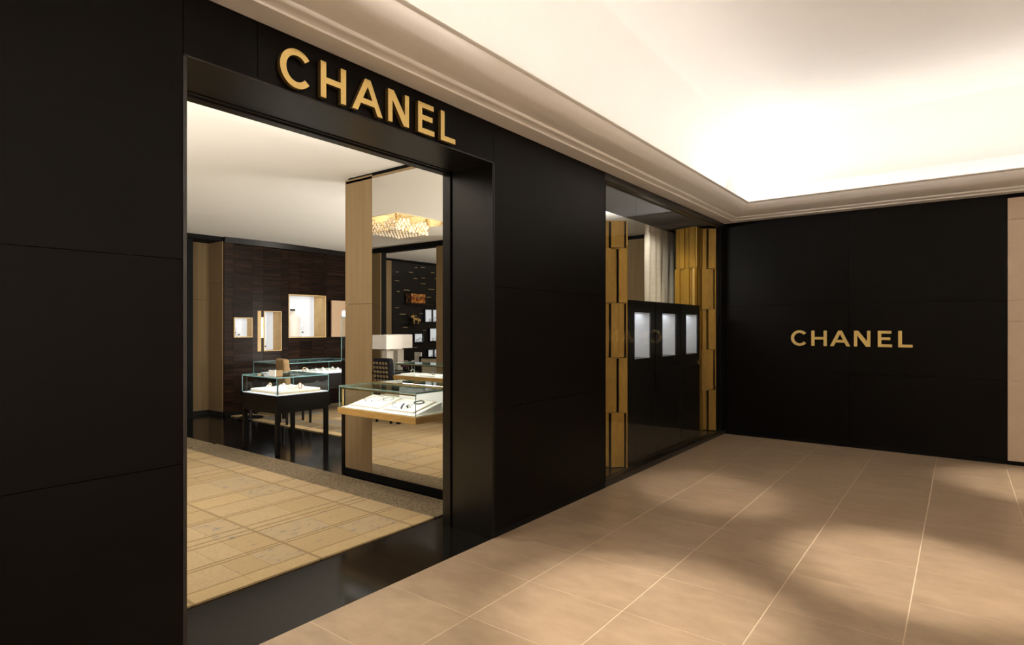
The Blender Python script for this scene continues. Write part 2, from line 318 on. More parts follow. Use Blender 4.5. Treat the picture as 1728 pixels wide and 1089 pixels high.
# ---- back wall: black panels, then cream stone
wb = struct(bx('wall_back', 'gap', None, -.02, HX+.1, HY1+.020, HY1+.14, 0, 4.1))
fb = lambda a, b, z0, z1: MB().box(a, b, HY1, HY1+.019, z0, z1)
panels(wb, [(0, 1.522), (1.522, 3.026)], FZ, 'black_panel', fb)
CZ = [.045, .906, 1.557, 1.783, 2.66, 2.895]
for a, b in ((3.030, 4.5), (4.5, 6.0), (6.0, HX)):
    for k in range(5): MB().box(a+.0012, b-.0012, HY1-.012, HY1+.019, CZ[k]+.001, CZ[k+1]-.001).build('wall_panel', 'cream_stone', wb)
struct(MB().box(0, HX, HY1-.004, HY1+.018, 0, .045).build('baseboard_back', 'black_matte'))
struct(MB().box(3.026, HX, HY1-.004, HY1+.018, 2.895, 2.94).build('trim_2', 'black_matte'))
# ---- the two sides of the hall behind the camera
struct(bx('wall_right', 'hall_wall', None, HX, HX+.1, HY0-.1, HY1+.1, 0, 4.1)); struct(bx('wall_front', 'hall_wall', None, -.46, HX+.1, HY0-.1, HY0, 0, 4.1))

# ---- raised letters
def letter_polys(ch, w, h, s, b):         # outlines in a box w x h, stem s, bar b
    if ch == 'H': return [[(0, 0), (s, 0), (s, h*.5-b/2), (w-s, h*.5-b/2), (w-s, 0), (w, 0), (w, h), (w-s, h), (w-s, h*.5+b/2), (s, h*.5+b/2), (s, h), (0, h)]]
    if ch == 'E': return [[(0, 0), (w, 0), (w, b), (s, b), (s, h*.52-b/2), (w*.88, h*.52-b/2), (w*.88, h*.52+b/2), (s, h*.52+b/2), (s, h-b), (w*.95, h-b), (w*.95, h), (0, h)]]
    if ch == 'L': return [[(0, 0), (w, 0), (w, b), (s, b), (s, h), (0, h)]]
    if ch == 'N': return [[(0, 0), (s*.95, 0), (s*.95, h*.70), (w-s*1.25, 0), (w, 0), (w, h), (w-s*.95, h), (w-s*.95, h*.34), (s*1.25, h), (0, h)]]
    if ch == 'A':
        t = s*1.12; c = w/2; q = .24*h; k = (c-t*.5)/h    # left side slope
        xi = lambda z: t+k*1.0*z                          # inner left edge
        zt = (c-t)/k*1.0; zt = min(zt, h*.80)
        y1, y2 = q, q+b
        left = [(0, 0), (t, 0), (t+k*y1, y1), (w-t-k*y1, y1), (w-t, 0), (w, 0), (c+t*.5, h), (c-t*.5, h)]
        return [left, [(t+k*y2, y2), (w-t-k*y2, y2), (c, (c-t)/k if (c-t)/k < h*.86 else h*.86)]]
    return []
def add_letter(parent, ch, u0, u1, z0, h, s, b, P0, P1):
    mb = MB(); w = u1-u0; f0 = lambda u, v: P0(u0+u, z0+v); f1 = lambda u, v: P1(u0+u, z0+v)
    if ch == 'C':
        n = 40; ov = h*.018; rx, ry = w*.5/.93, h/2+ov; cx, cz = rx, h/2; A0, A1 = math.radians(40), math.radians(320)
        o = []; i = []
        for k in range(n+1):
            a = A0+(A1-A0)*k/n; o.append((cx+rx*math.cos(a), cz+ry*math.sin(a))); i.append((cx+(rx-s)*math.cos(a*1.0), cz+(ry-b)*math.sin(a)))
        nb = len(mb.v)
        for q in range(n+1): mb.v += [f1(*o[q]), f1(*i[q]), f0(*o[q]), f0(*i[q])]
        for q in range(n):
            a = nb+4*q; c = a+4
            mb.f += [(a, c, c+1, a+1), (a+2, a+3, c+3, c+2), (a, a+2, c+2, c), (a+1, c+1, c+3, a+3)]; mb.m += [0, 0, 1, 1]
        for a in (nb, nb+4*n): mb.f.append((a, a+1, a+3, a+2)); mb.m.append(1)
    elif ch == 'A':
        out, hole = letter_polys('A', w, h, s, b)
        # six quads: two legs split at the bar, the bar and the cap, sharing the outline with a triangular counter
        t = out[1][0]; c = w/2; ap = hole[2]; b0l, b0r = out[2], out[3]; b1l, b1r = hole[0], hole[1]
        L0 = lambda z: ((c-t*.5)/h*z, z); R0 = lambda z: (w-(c-t*.5)/h*z, z)
        quads = [[(0, 0), (t, 0), b0l, L0(b0l[1])], [(w-t, 0), (w, 0), R0(b0r[1]), b0r], [L0(b0l[1]), b0l, b0r, R0(b0r[1]), R0(b1r[1]), b1r, b1l, L0(b1l[1])],
                 [L0(b1l[1]), b1l, ap, L0(ap[1])], [b1r, R0(b1r[1]), R0(ap[1]), ap], [L0(ap[1]), ap, R0(ap[1]), R0(h), L0(h)]]
        for q in quads: mb.prism(q, f0, f1)
    else:
        for q in letter_polys(ch, w, h, s, b): mb.prism(q, f0, f1)
    o = mb.build('letter', ['gold_letter', 'gold_side'], parent); me = o.data
    bm = bmesh.new(); bm.from_mesh(me); bmesh.ops.remove_doubles(bm, verts=bm.verts, dist=1e-5); bmesh.ops.recalc_face_normals(bm, faces=bm.faces)
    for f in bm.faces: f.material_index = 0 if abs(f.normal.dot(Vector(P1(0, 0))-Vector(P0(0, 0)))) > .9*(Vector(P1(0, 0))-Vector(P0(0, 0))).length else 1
    bm.to_mesh(me); bm.free(); return o
s1 = thing('shop_sign', 'large gold raised capital letters on black lintel above the entrance', 'sign', (.02, 2.17, 2.675))
for ch, a, b in (('C', 1.553, 1.722), ('H', 1.778, 1.934), ('A', 1.973, 2.182), ('N', 2.222, 2.381), ('E', 2.454, 2.592), ('L', 2.648, 2.781)):
    add_letter(s1, ch, a, b, 2.676, .185, .0335, .031, lambda u, z: (.010, u, z), lambda u, z: (.036, u, z))
s2 = thing('shop_sign', 'small gold raised capital letters on the black wall at the far end', 'sign', (1.52, HY1-.02, 1.253))
for ch, a, b in (('C', .865, 1.054), ('H', 1.105, 1.283), ('A', 1.318, 1.541), ('N', 1.581, 1.755), ('E', 1.831, 1.977), ('L', 2.038, 2.179)):
    add_letter(s2, ch, a, b, 1.254, .195, .037, .033, lambda u, z: (u, HY1-.010, z), lambda u, z: (u, HY1-.034, z))

# =================================================================== THE SHOP: shell
fs = struct(bx('floor_shop', 'black_stone', None, -9.2, -.66, -3.6, 9.4, -.06, 0))
for a, b in ((1.132, 2.55), (2.55, 3.215)): bx('threshold_slab', 'threshold_stone', fs, -.66, 0, a+.001, b-.001, -.05, .0)
bx('threshold_slab', 'threshold_stone', fs, -.66, -.46, -3.6, 1.131, -.05, 0); bx('threshold_slab', 'threshold_stone', fs, -.66, -.46, 3.216, 9.4, -.05, 0)
# ceiling with a coffer above the chandelier
CX0, CX1, CY0, CY1 = -4.35, -3.25, 1.15, 2.20
mb = MB()
for x0, x1, y0, y1 in ((-9.2, CX0, -3.6, 9.4), (CX1, -.46, -3.6, 9.4), (CX0, CX1, -3.6, CY0), (CX0, CX1, CY1, 9.4)): mb.box(x0, x1, y0, y1, 3.0, 3.06)
cs = struct(mb.build('ceiling_shop', 'shop_ceiling'))
q = .004; MB().box(CX0, CX1, CY0-.02, CY0+q, 2.998, 3.2).box(CX0, CX1, CY1-q, CY1+.02, 2.998, 3.2).box(CX0-.02, CX0+q, CY0+q, CY1-q, 2.998, 3.2).box(CX1-q, CX1+.02, CY0+q, CY1-q, 2.998, 3.2).box(CX0, CX1, CY0, CY1, 3.195, 3.22).build('coffer', 'coffer_glow_paint', cs)
# outer walls of the shop
struct(bx('wall_shop_left', 'wall_fabric', None, -9.2, -.46, -3.7, -3.6, 0, 3.0)); struct(bx('wall_shop_far', 'wall_fabric', None, -9.3, -9.2, -3.6, 9.4, 0, 3.0))
wr = struct(bx('wall_shop_right', 'wall_fabric', None, -9.2, -.02, 8.9, 9.0, 0, 2.94)); struct(bx('trim_3', 'black_matte', None, -9.2, -.02, 8.88, 8.9, 2.94, 3.0))
for a in range(6): bx('wall_panel', 'wall_fabric', wr, -.75-1.2*(a+1)+.002, -.75-1.2*a-.002, 8.888, 8.9, .08, 2.94)
# partition at right angles to the facade with fabric panels and a tall mirror
YM = 3.70
wp = struct(MB().box(-2.325, -.46, YM+.02, 3.95, .0, 3.0).build('wall_partition', 'gap'))
for z0, z1 in ((.07, 1.724), (1.727, 2.985)): bx('wall_panel', 'wall_fabric', wp, -2.332, -1.926, YM, YM+.02, z0, z1)
bx('wall_panel', 'wall_fabric', wp, -2.332, -.46, YM, YM+.02, 2.9455, 2.968)
for z0, z1 in ((.07, 1.724), (1.727, 2.985)): bx('wall_panel', 'wall_fabric', wp, -2.345, -2.326, YM+.001, 3.955, z0, z1)
bx('skirting', 'black_matte', wp, -2.34, -.46, YM-.004, YM+.02, 0, .069); bx('shadow_gap', 'gap', wp, -2.3, -.46, YM+.004, YM+.02, 2.970, 3.0)
MB().box(-1.923, -.47, YM, YM+.018, .07, 2.943).build('wall_mirror', ['mirror_silver']); tag(bpy.data.objects['wall_mirror'], 'tall clear mirror panel standing behind the brass-based glass case', 'mirror')
# dark wavy wall of upright macassar boards with lit niches
wd = struct(MB().box(-7.62, -7.56, 4.86, 8.88, 0, 3.0).build('wall_far', 'gap'))
wave = lambda y: -7.15+.035*math.sin((y-4.8)*2.3)
NICHE = [(4.995, 5.319, 1.314, 1.655, .12), (5.525, 5.865, 1.065, 1.776, .216), (6.018, 6.812, 1.292, 2.096, .35)]
cuts = [4.845, 4.995, 5.319, 5.525, 5.865, 6.018, 6.26, 6.54, 6.812, 6.87, 7.294, 7.62, 7.95, 8.28, 8.6, 8.87]
for a, b in zip(cuts[:-1], cuts[1:]):
    xf0, xf1 = wave(a), wave(b)
    pcs = [(.06, 2.90)]
    for n in NICHE:
        if a >= n[0]-.001 and b <= n[1]+.001: pcs = [(.06, n[2]), (n[3], 2.90)]
    for z0, z1 in pcs:
        # boards split once in height where they are tall, as veneer sheets are
        for q0, q1 in ([(z0, z1)] if z1-z0 < 1.9 else [(z0, 2.15), (2.15, z1)]):
            MB().hexa([(-7.56, a+.0015, q0), (xf0, a+.0015, q0), (xf1, b-.0015, q0), (-7.56, b-.0015, q0), (-7.56, a+.0015, q1-.002), (xf0, a+.0015, q1-.002), (xf1, b-.0015, q1-.002), (-7.56, b-.0015, q1-.002)]).build('wall_board', 'macassar', wd)
mb = MB(); ys = [4.845+i*.1 for i in range(41)]
for a, b in zip(ys[:-1], ys[1:]):
    f = lambda y: -7.10+.06*math.sin((y-4.9)*1.9)
    mb.hexa([(-7.56, a, 2.905), (f(a)-.03, a, 2.905), (f(b)-.03, b, 2.905), (-7.56, b, 2.905), (-7.56, a, 3.0), (f(a), a, 3.0), (f(b), b, 3.0), (-7.56, b, 3.0)])
struct(mb.build('trim_4', 'dark_wood')); struct(bx('baseboard_far', 'black_matte', None, -7.56, -7.12, 4.845, 8.87, 0, .058))
# fabric recess left of the dark wall and the black jamb beside it
wf = struct(MB().box(-7.80, -7.66, 3.6, 4.93, 0, 3.0).build('wall_recess', 'gap'))
for a, b in ((3.62, 4.50), (4.50, 4.838)):
    for z0, z1 in ((.07, 1.96), (1.963, 2.93)): bx('wall_panel', 'wall_fabric', wf, -7.66, -7.64, a+.001, b-.001, z0, z1)
for z0, z1 in ((.07, .58), (.583, 2.24), (2.243, 2.93)): MB().box(-7.64, -7.17, 4.826, 4.842, z0, z1).build('wall_panel', 'wall_fabric', wf)
bx('skirting', 'black_satin', wf, -7.66, -7.625, 3.62, 4.842, 0, .069); bx('skirting', 'black_satin', wf, -7.64, -7.17, 4.815, 4.842, 0, .069); bx('top_strip', 'black_matte', wf, -7.66, -7.17, 3.62, 4.842, 2.932, 3.0)
struct(MB().box(-7.60, -7.30, 4.33, 4.415, 0, 2.96).build('trim_5', 'black_matte'))

# =================================================================== rugs
def rug(name, label, x0, x1, y0, y1, xl, yl, border, seed, picks):
    R = random.Random(seed); H1 = .012; H0 = .0105
    yb = y1-border if border else y1
    xl = [q for q in xl if x0 < q[0] < x1]; yl = [q for q in yl if y0 < q[0] < yb]
    xs = sorted(set([x0, x1]+[q[0]-q[1]/2 for q in xl]+[q[0]+q[1]/2 for q in xl])); ysn = sorted(set([y0, yb, y1]+[q[0]-q[1]/2 for q in yl]+[q[0]+q[1]/2 for q in yl]))
    mb = MB(); blocks = {}
    for i, (a, b) in enumerate(zip(xs[:-1], xs[1:])):
        for j, (c, d) in enumerate(zip(ysn[:-1], ysn[1:])):
            mx, my = (a+b)/2, (c+d)/2
            inx = any(abs(mx-q[0]) < q[1]/2 for q in xl); iny = any(abs(my-q[0]) < q[1]/2 and q[1] > .015 for q in yl)
            if border and my > yb: m, h = 3, H1
            elif inx or iny: m, h = 2, H0
            elif any(abs(my-q[0]) < q[1]/2 for q in yl): m, h = 2, H1-.001
            else: m, h = picks(mx, my, R), H1
            mb.box(a, b, c, d, .001, h, m)
    return tag(mb.build(name, ['rug_beige', 'rug_yellow', 'rug_line', 'rug_brown', 'rug_motif', 'rug_motif_yellow', 'rug_grey']), label, 'rug')
XL = [(-.775, .010), (-1.06, .016), (-1.10, .016), (-1.43, .018), (-1.50, .020), (-1.595, .020), (-1.92, .020), (-1.965, .014), (-2.25, .016), (-2.53, .022), (-2.58, .014), (-3.10, .022), (-3.17, .018), (-3.36, .022), (-3.51, .022), (-3.78, .018), (-4.13, .024), (-4.20, .018), (-4.58, .026)]
YL = [(3.03, .022), (2.24, .022), (1.45, .022), (.66, .022), (2.66, .002), (1.99, .002), (1.22, .002), (1.80, .002), (.95, .002)]
def pick_main(x, y, R):
    if x > -.775: return 1
    r = R.random()
    if 2.66 < y < 3.03: return 4 if x > -1.06 else (5 if x > -1.43 else (4 if -2.53 < x < -2.25 or -3.10 < x < -2.58 else (5 if r < .4 else 0)))
    if 1.99 < y < 2.24: return 4 if x > -1.06 else (5 if x > -1.43 else (4 if -1.92 < x < -1.6 else (5 if r < .5 else 4)))
    return 0 if r < .72 else (1 if r < .82 else (4 if r < .92 else 5))
rug('rug', 'wide beige patterned rug with brown border lying inside the entrance', -4.86, -.635, .25, 3.625, XL, YL, .365, 3, pick_main)
rug('rug', 'short far strip of brown rug before the black recess', -6.9, -4.90, .9, 3.60, [(-5.3, .03), (-5.9, .03), (-6.4, .03)], [(2.6, .03), (1.8, .03)], .34, 5, lambda x, y, R: R.choice([0, 1, 4, 6]))
def pick_far(x, y, R):
    if y < 5.06: return 1
    return R.choice([6, 3, 6, 0, 2, 6, 4])
rug('rug', 'grey and beige patchwork rug under the long glass case at the back', -7.05, -3.0, 4.91, 8.4, [(-3.5, .05), (-4.05, .06), (-4.5, .10), (-4.95, .06), (-5.5, .05), (-6.0, .06), (-6.5, .05)], [(5.06, .02), (5.35, .05), (5.7, .08), (6.1, .05), (6.6, .06), (7.2, .06), (7.7, .05)], 0, 9, pick_far)
rug('rug', 'beige rug in the next room beyond the fabric-clad portal', -6.9, -3.6, -2.6, .0, [(-4.2, .03), (-5.0, .03), (-5.8, .03)], [(-.7, .03), (-1.5, .03)], 0, 13, lambda x, y, R: R.choice([0, 1, 4, 5]))

# =================================================================== glass cases
def glass_box(par, x0, x1, y0, y1, z0, z1, edge, t=.006, back=True):
    bx('glass_pane', 'case_glass', par, x0, x0+t, y0, y1, z0, z1-.010); bx('glass_pane', 'case_glass', par, x1-t, x1, y0, y1, z0, z1-.010)
    bx('glass_pane', 'case_glass', par, x0+t, x1-t, y0, y0+t, z0, z1-.010)
    if back: bx('glass_pane', 'case_glass', par, x0+t, x1-t, y1-t, y1, z0, z1-.010)
    bx('glass_top', 'case_top_glass', par, x0, x1, y0, y1, z1-.010, z1)
    mb = MB(); e = .005
    for x in (x0, x1):
        for y in (y0, y1): mb.box(x-e/2 if x == x0 else x-e/2, x+e/2, y-e/2, y+e/2, z0, z1)
    for y in (y0, y1): mb.box(x0, x1, y-.003, y+.003, z1-.012, z1+.001)
    for x in (x0, x1): mb.box(x-.003, x+.003, y0, y1, z1-.012, z1+.001)
    mb.build('glass_edge', edge, par)
def sq_legs(par, x0, x1, y0, y1, zt, w, m='dark_wood', zb=0.):
    for x in (x0, x1-w):
        for y in (y0, y1-w): bx('leg', m, par, x, x+w, y, y+w, zb, zt)
# --- case hung on the mirror wall
ca = thing('display_case', 'wall-hung glass jewellery case with brass frame and oak base before the mirror', 'display case', (-1.41, 3.51, .70))
x0, x1, y0, y1 = -1.92, -.905, 3.318, YM-.002
bx('base', 'oak_gold', ca, x0-.012, x1+.012, y0-.012, y1, .700, .757, .002)
glass_box(ca, x0, x1, y0, y1, .757, .957, 'glass_edge_green', back=False)
bx('back_panel', 'white_lacquer', ca, x0+.40, x1-.006, y1-.010, y1, .757, .940)
MB().box(x0, x1, y1-.012, y1, .957, .966).box(x1-.008, x1+.002, y1-.012, y1, .757, .957).build('brass_frame', 'brass', ca)
bx('light_bar', 'brass', ca, x0+.02, x1-.02, y0+.014, y0+.026, .926, .938); bx('light_post', 'brass', ca, x0+.018, x0+.030, y0+.014, y0+.026, .757, .938)
MB().box(x0+.008, x1-.008, y0+.010, y1-.012, .7575, .764).build('liner', 'white_leather', ca)
area('case_led', (-1.41, y0+.035, .925), (math.radians(28), 0, 0),   .92, .012, 1.3, (1, .97, .93))
MB().hexa([(x0+.06, y0+.03, .764), (x1-.03, y0+.03, .764), (x1-.03, y1-.05, .764), (x0+.06, y1-.05, .764), (x0+.06, y0+.03, .770), (x1-.03, y0+.03, .770), (x1-.03, y1-.05, .845), (x0+.06, y1-.05, .845)]).build('sloping_display', 'white_leather', ca)
zs = lambda y: .770+(y-(y0+.03))/((y1-.05)-(y0+.03))*.075
for k, (a, b, nm) in enumerate(((x0+.10, x0+.50, 'left'), (x0+.55, x1-.08, 'right'))):
    ya, yb_ = y0+.05, y1-.07
    t = MB().hexa([(a, ya, zs(ya)+.0005), (b, ya, zs(ya)+.0005), (b, yb_, zs(yb_)+.0005), (a, yb_, zs(yb_)+.0005), (a, ya, zs(ya)+.010), (b, ya, zs(ya)+.010), (b, yb_, zs(yb_)+.010), (a, yb_, zs(yb_)+.010)], 0)
    o = tag(t.build('jewellery_tray', 'white_leather'), 'white leather jewellery tray on the slope in the wall-hung case, %s one' % nm, 'tray', 'trays in the wall-hung case')
    mbt = MB()
    for (p, q) in (((a, ya), (b, ya)), ((b, ya), (b, yb_)), ((b, yb_), (a, yb_)), ((a, yb_), (a, ya))): mbt.tube([(p[0], p[1], zs(p[1])+.010), (q[0], q[1], zs(q[1])+.010)], .004, 4)
    mbt.build('rim', 'tray_trim', o)
def slope_ring(cx, cy, R, r, sx=1, sy=1, a0=0, a1=2*PI, seg=28):
    mb = MB(); pts = []; full = a1-a0 > 6.28
    for i in range(seg if full else seg+1):
        a = a0+(a1-a0)*i/seg; px, py = cx+math.cos(a)*R*sx, cy+math.sin(a)*R*sy; pts.append((px, py, zs(py)+.0115+r))
    return mb.tube(pts, r, 6, full)
tag(slope_ring(x0+.24, 3.53, .075, .0022, 1.2, 1.0).build('necklace', 'silver', smooth=True), 'fine silver necklace lying in a loop on the left tray of wall-hung case', 'necklace')
tag(slope_ring(x0+.40, 3.56, .042, .004, 1.3, 1.0).build('bracelet', 'silver', smooth=True), 'silver bracelet at the back of left tray in wall-hung case', 'bracelet')
tag(slope_ring(x0+.66, 3.50, .085, .0022, 1.3, 1.0, PI*.95, PI*2.05).build('necklace', 'dark_gem', smooth=True), 'dark beaded necklace in a half loop on the right tray of wall-hung case', 'necklace')
tag(slope_ring(x0+.80, 3.56, .036, .005, 1.4, 1.0).build('bracelet', 'dark_gem', smooth=True), 'dark bracelet at the back of right tray in wall-hung case', 'bracelet')
b_ = thing('cuff_bracelet', 'black and white standing cuff at the front of right tray in wall-hung case', 'bracelet', (x0+.80, 3.42, .80))
MB().ring((x0+.79, 3.40, zs(3.40)+.020), .036, .008, 'x', 16, 6, a0=0, a1=PI).build('dark_half', 'dark_gem', b_, True); MB().ring((x0+.815, 3.41, zs(3.41)+.021), .036, .009, 'x', 16, 6, a0=0, a1=PI).build('white_half', 'white_leather', b_, True)
for k, (px, py) in enumerate(((x0+.17, 3.47), (x0+.31, 3.44))):
    o = thing('ring', ('small dark-stoned ring by the rim of the left tray in wall-hung case', 'small dark-stoned ring in the middle of the left tray in wall-hung case')[k], 'ring', (px, py, zs(py)+.01))
    bd = MB().ring((px, py, zs(py)+.022), .010, .002, 'y', 14, 5).build('band', 'silver', o, True); MB().blob((px, py, zs(py)+.035), .005, .005, .004).build('stone', 'dark_gem', bd, True)

def jewel_items(cx0, cx1, cy0, cy1, z, n, seed, where, group):
    R = random.Random(seed); put = []
    for k in range(n):
        for tr in range(200):
            x, y = R.uniform(cx0, cx1), R.uniform(cy0, cy1)
            if all((x-a)**2+(y-b)**2 > .098**2 for a, b in put): break
        else: continue
        put.append((x, y)); s = R.uniform(.8, 1.12)
        o = thing('jewellery_stand', 'low white jewellery stand with a ring in %s' % where, 'jewellery stand', (x, y, z), group)
        MB().lathe([(.040*s, 0), (.042*s, .006), (.030*s, .022*s), (.012*s, .036*s), (.003, .040*s)], (x, y, z), 12, sy=.75).build('cone', 'white_leather', o, True)
        MB().ring((x, y, z+.026*s), .022*s, .0024, 'z', 14, 5, sy=.75).build('ring', R.choice(['silver', 'silver', 'rose_gold', 'dark_gem']), o, True)
# --- free-standing case with four legs on the black floor
cb = thing('display_case', 'square glass jewellery case on tall dark legs standing on the glossy floor', 'display case', (-4.07, 4.09, 0))
x0, x1, y0, y1 = -4.46, -3.68, 3.74, 4.44
bx('apron', 'dark_wood', cb, x0, x1, y0, y1, .48, .688, .002); sq_legs(cb, x0, x1, y0, y1, .48, .045)
bx('light_floor', 'led_panel', cb, x0+.004, x1-.004, y0+.004, y1-.004, .688, .695)
glass_box(cb, x0, x1, y0, y1, .695, .905, 'glass_edge')
for sx in (x0+.035, x1-.045): bx('light_post', 'black_satin', cb, sx, sx+.010, y0+.03, y0+.04, .695, .893)
bx('light_bar', 'black_satin', cb, x0+.035, x1-.035, y0+.03, y0+.04, .882, .893)
area('case_led', (-4.07, y0+.06, .885), (math.radians(25), 0, 0), .68, .012, 1.0, (1, .98, .96)); area('case_led', (-4.07, y1-.06, .885), (math.radians(-25), 0, 0), .68, .012, .7, (1, .98, .96))
t = tag(MB().box(x0+.07, x1-.07, y0+.07, y1-.07, .6955, .735).build('jewellery_tray', 'white_leather', bevel=.004), 'thick white display tray filling the square glass case', 'tray')
MB().box(x0+.068, x1-.068, y0+.068, y1-.068, .697, .716).build('trim', 'tray_trim', t)
jewel_items(x0+.15, x1-.15, y0+.14, y1-.14, .7355, 15, 4, 'the square glass case', 'white stands in the square case')
for k, (px, py, lab) in enumerate(((-4.10, 3.90, 'upright rose-gold bangle near the left of the square glass case'), (-3.80, 4.12, 'upright rose-gold bangle near the right of the square glass case'))):
    tag(MB().ring((px, py, .776), .034, .006, 'y', 24, 6).build('bangle', 'rose_gold', smooth=True), lab, 'bangle')
gb = thing('gift_box', 'small open white box with tan side on the square glass case', 'box', (-3.93, 3.90, .906))
bx('front', 'white_lacquer', gb, -4.01, -3.872, 3.83, 3.845, .906, .975); bx('side', 'tan_leather', gb, -3.885, -3.872, 3.845, 3.93, .906, .975); bx('tray', 'dark_wood', gb, -4.01, -3.885, 3.845, 3.93, .906, .93)
# --- long case at the back
cc = thing('display_case', 'long low glass jewellery case on dark base before the dark board wall', 'display case', (-6.5, 5.95, 0))
x0, x1, y0, y1 = -6.95, -6.02, 5.25, 6.75
bx('apron', 'dark_wood', cc, x0, x1, y0, y1, .42, .692, .002); sq_legs(cc, x0, x1, y0, y1, .42, .05, zb=.0125); bx('light_floor', 'led_panel', cc, x0+.004, x1-.004, y0+.004, y1-.004, .692, .699)
glass_box(cc, x0, x1, y0, y1, .70, .905, 'glass_edge')
area('case_led', (x1-.06, 6.0, .885), (0, math.radians(25), 0), .012, 1.3, 1.6, (1, .98, .96)); area('case_led', (x0+.06, 6.0, .885), (0, math.radians(-25), 0), .012, 1.3, 1.0, (1, .98, .96))
for k, (a, b) in enumerate(((5.32, 5.72), (5.80, 6.20), (6.28, 6.68))):
    t = tag(MB().box(x0+.12, x1-.06, a, b, .70, .722).build('jewellery_tray', 'white_leather', bevel=.003), 'white display tray in the long glass case at the back, %s one' % ('nearest', 'middle', 'farthest')[k], 'tray', 'trays in the long case')
    jewel_items(x0+.25, x1-.12, a+.06, b-.06, .7225, 5, 20+k, 'the long glass case at the back', 'white stands in the long case')
for k, (px, py) in enumerate(((-6.2, 5.44), (-6.2, 5.74))): tag(MB().ring((px, py, .765), .040, .007, 'x', 24, 6).build('bangle', 'rose_gold', smooth=True), ('upright bangle beside the tan chair in the long glass case', 'upright bangle right of the tan chair in the long glass case')[k], 'bangle')
# --- tower vitrine behind the partition edge
ct = thing('display_tower', 'slim glass tower with white lit cap on black plinth by the fabric partition', 'display case', (-2.57, 4.17, 0))
x0, x1, y0, y1 = -2.775, -2.37, 3.97, 4.37
bx('plinth', 'dark_wood', ct, x0, x1, y0, y1, 0, 1.13, .002); glass_box(ct, x0, x1, y0, y1, 1.13, 1.61, 'glass_edge'); bx('cap', 'led_white', ct, x0, x1, y0, y1, 1.612, 1.675, .012)

# =================================================================== niches in the dark wall
for k, (a, b, z0, z1, t) in enumerate(NICHE):
    lab = ('small square lit niche at the left of the dark board wall', 'tall narrow lit niche in oak surround on the dark board wall', 'large lit niche with white bust in the dark board wall')[k]
    n = thing('lit_niche', lab, 'display niche', (-7.3, (a+b)/2, z0)); e = .014; xf = max(wave(a), wave(b))+.012
    xb = -7.15-t
    bx('oak_side', 'oak_lining', n, xb, xf, a, a+e, z0, z1); bx('oak_side', 'oak_lining', n, xb, xf, b-e, b, z0, z1); bx('oak_top', 'oak_lining', n, xb, xf, a+e, b-e, z1-e, z1); bx('oak_bottom', 'oak_lining', n, xb, xf, a+e, b-e, z0, z0+e)
    bx('lit_back', 'led_panel', n, xb-.02, xb, a, b, z0, z1)
    area('niche_led', (xb+t*.6, (a+b)/2, z1-e-.004), (0, 0, 0), .03, (b-a)*.8, (.06, .08, .7)[k], (.95, .97, 1))
    if k == 1:      # the tall niche has a lit slit and side wing on its left
        bx('side_wing', 'oak_lining', n, xf-.06, xf-.01, a-.11, a-.045, z0, z1); bx('lit_slit', 'brass', n, xf-.05, xf-.012, a-.044, a, z0+.24, z1-.115)
def bust(x, y, z, h, label):
    o = thing('necklace_bust', label, 'bust', (x, y, z))
    MB().lathe([(.25*h, 0), (.26*h, .02*h), (.27*h, .3*h), (.29*h, .55*h), (.285*h, .66*h), (.24*h, .74*h), (.15*h, .79*h), (.105*h, .83*h), (.10*h, .95*h)], (x, y, z), 24, sx=.5).build('body', 'white_lacquer', o, True)
    MB().ring((x+.07*h, y, z+.62*h), .13*h, .006, 'x', 20, 5, a0=PI*.95, a1=PI*2.05).build('necklace', 'silver', o, True); MB().lathe([(.09*h, 0), (.09*h, .05*h)], (x, y, z+.951*h), 14).build('neck_cap', 'black_matte', o)
bust(-7.37, 6.25, 1.307, .52, 'white necklace bust standing at the left of the large lit niche')
def small_stand(x, y, z, h, label):
    o = thing('earring_stand', label, 'jewellery stand', (x, y, z)); MB().box(x-.02, x+.02, y-.028, y+.028, z, z+.008).build('foot', 'white_lacquer', o)
    MB().tube([(x, y-.022, z+.006), (x, y-.022, z+h), (x, y+.022, z+h), (x, y+.022, z+.006)], .0035, 6).build('frame', 'silver', o); MB().blob((x+.006, y, z+h*.45), .012, .012, .016).build('jewel', 'dark_gem', o, True)
small_stand(-7.33, 6.43, 1.306, .19, 'small silver earring stand beside the white bust')
small_stand(-7.22, 5.06, 1.328, .15, 'taller dark earring stand in the small square niche'); small_stand(-7.20, 5.12, 1.328, .07, 'shorter earring stand in the small square niche'); small_stand(-7.26, 5.635, 1.079, .15, 'slim earring stand at the foot of the tall narrow niche')
pa = thing('wall_panel_art', 'plain beige fabric-covered panel hung on the dark board wall', 'wall panel', (-7.10, 7.21, 1.3)); bx('canvas', 'canvas_beige', pa, -7.115, -7.085, 6.912, 7.52, 1.30, 2.01, .004)

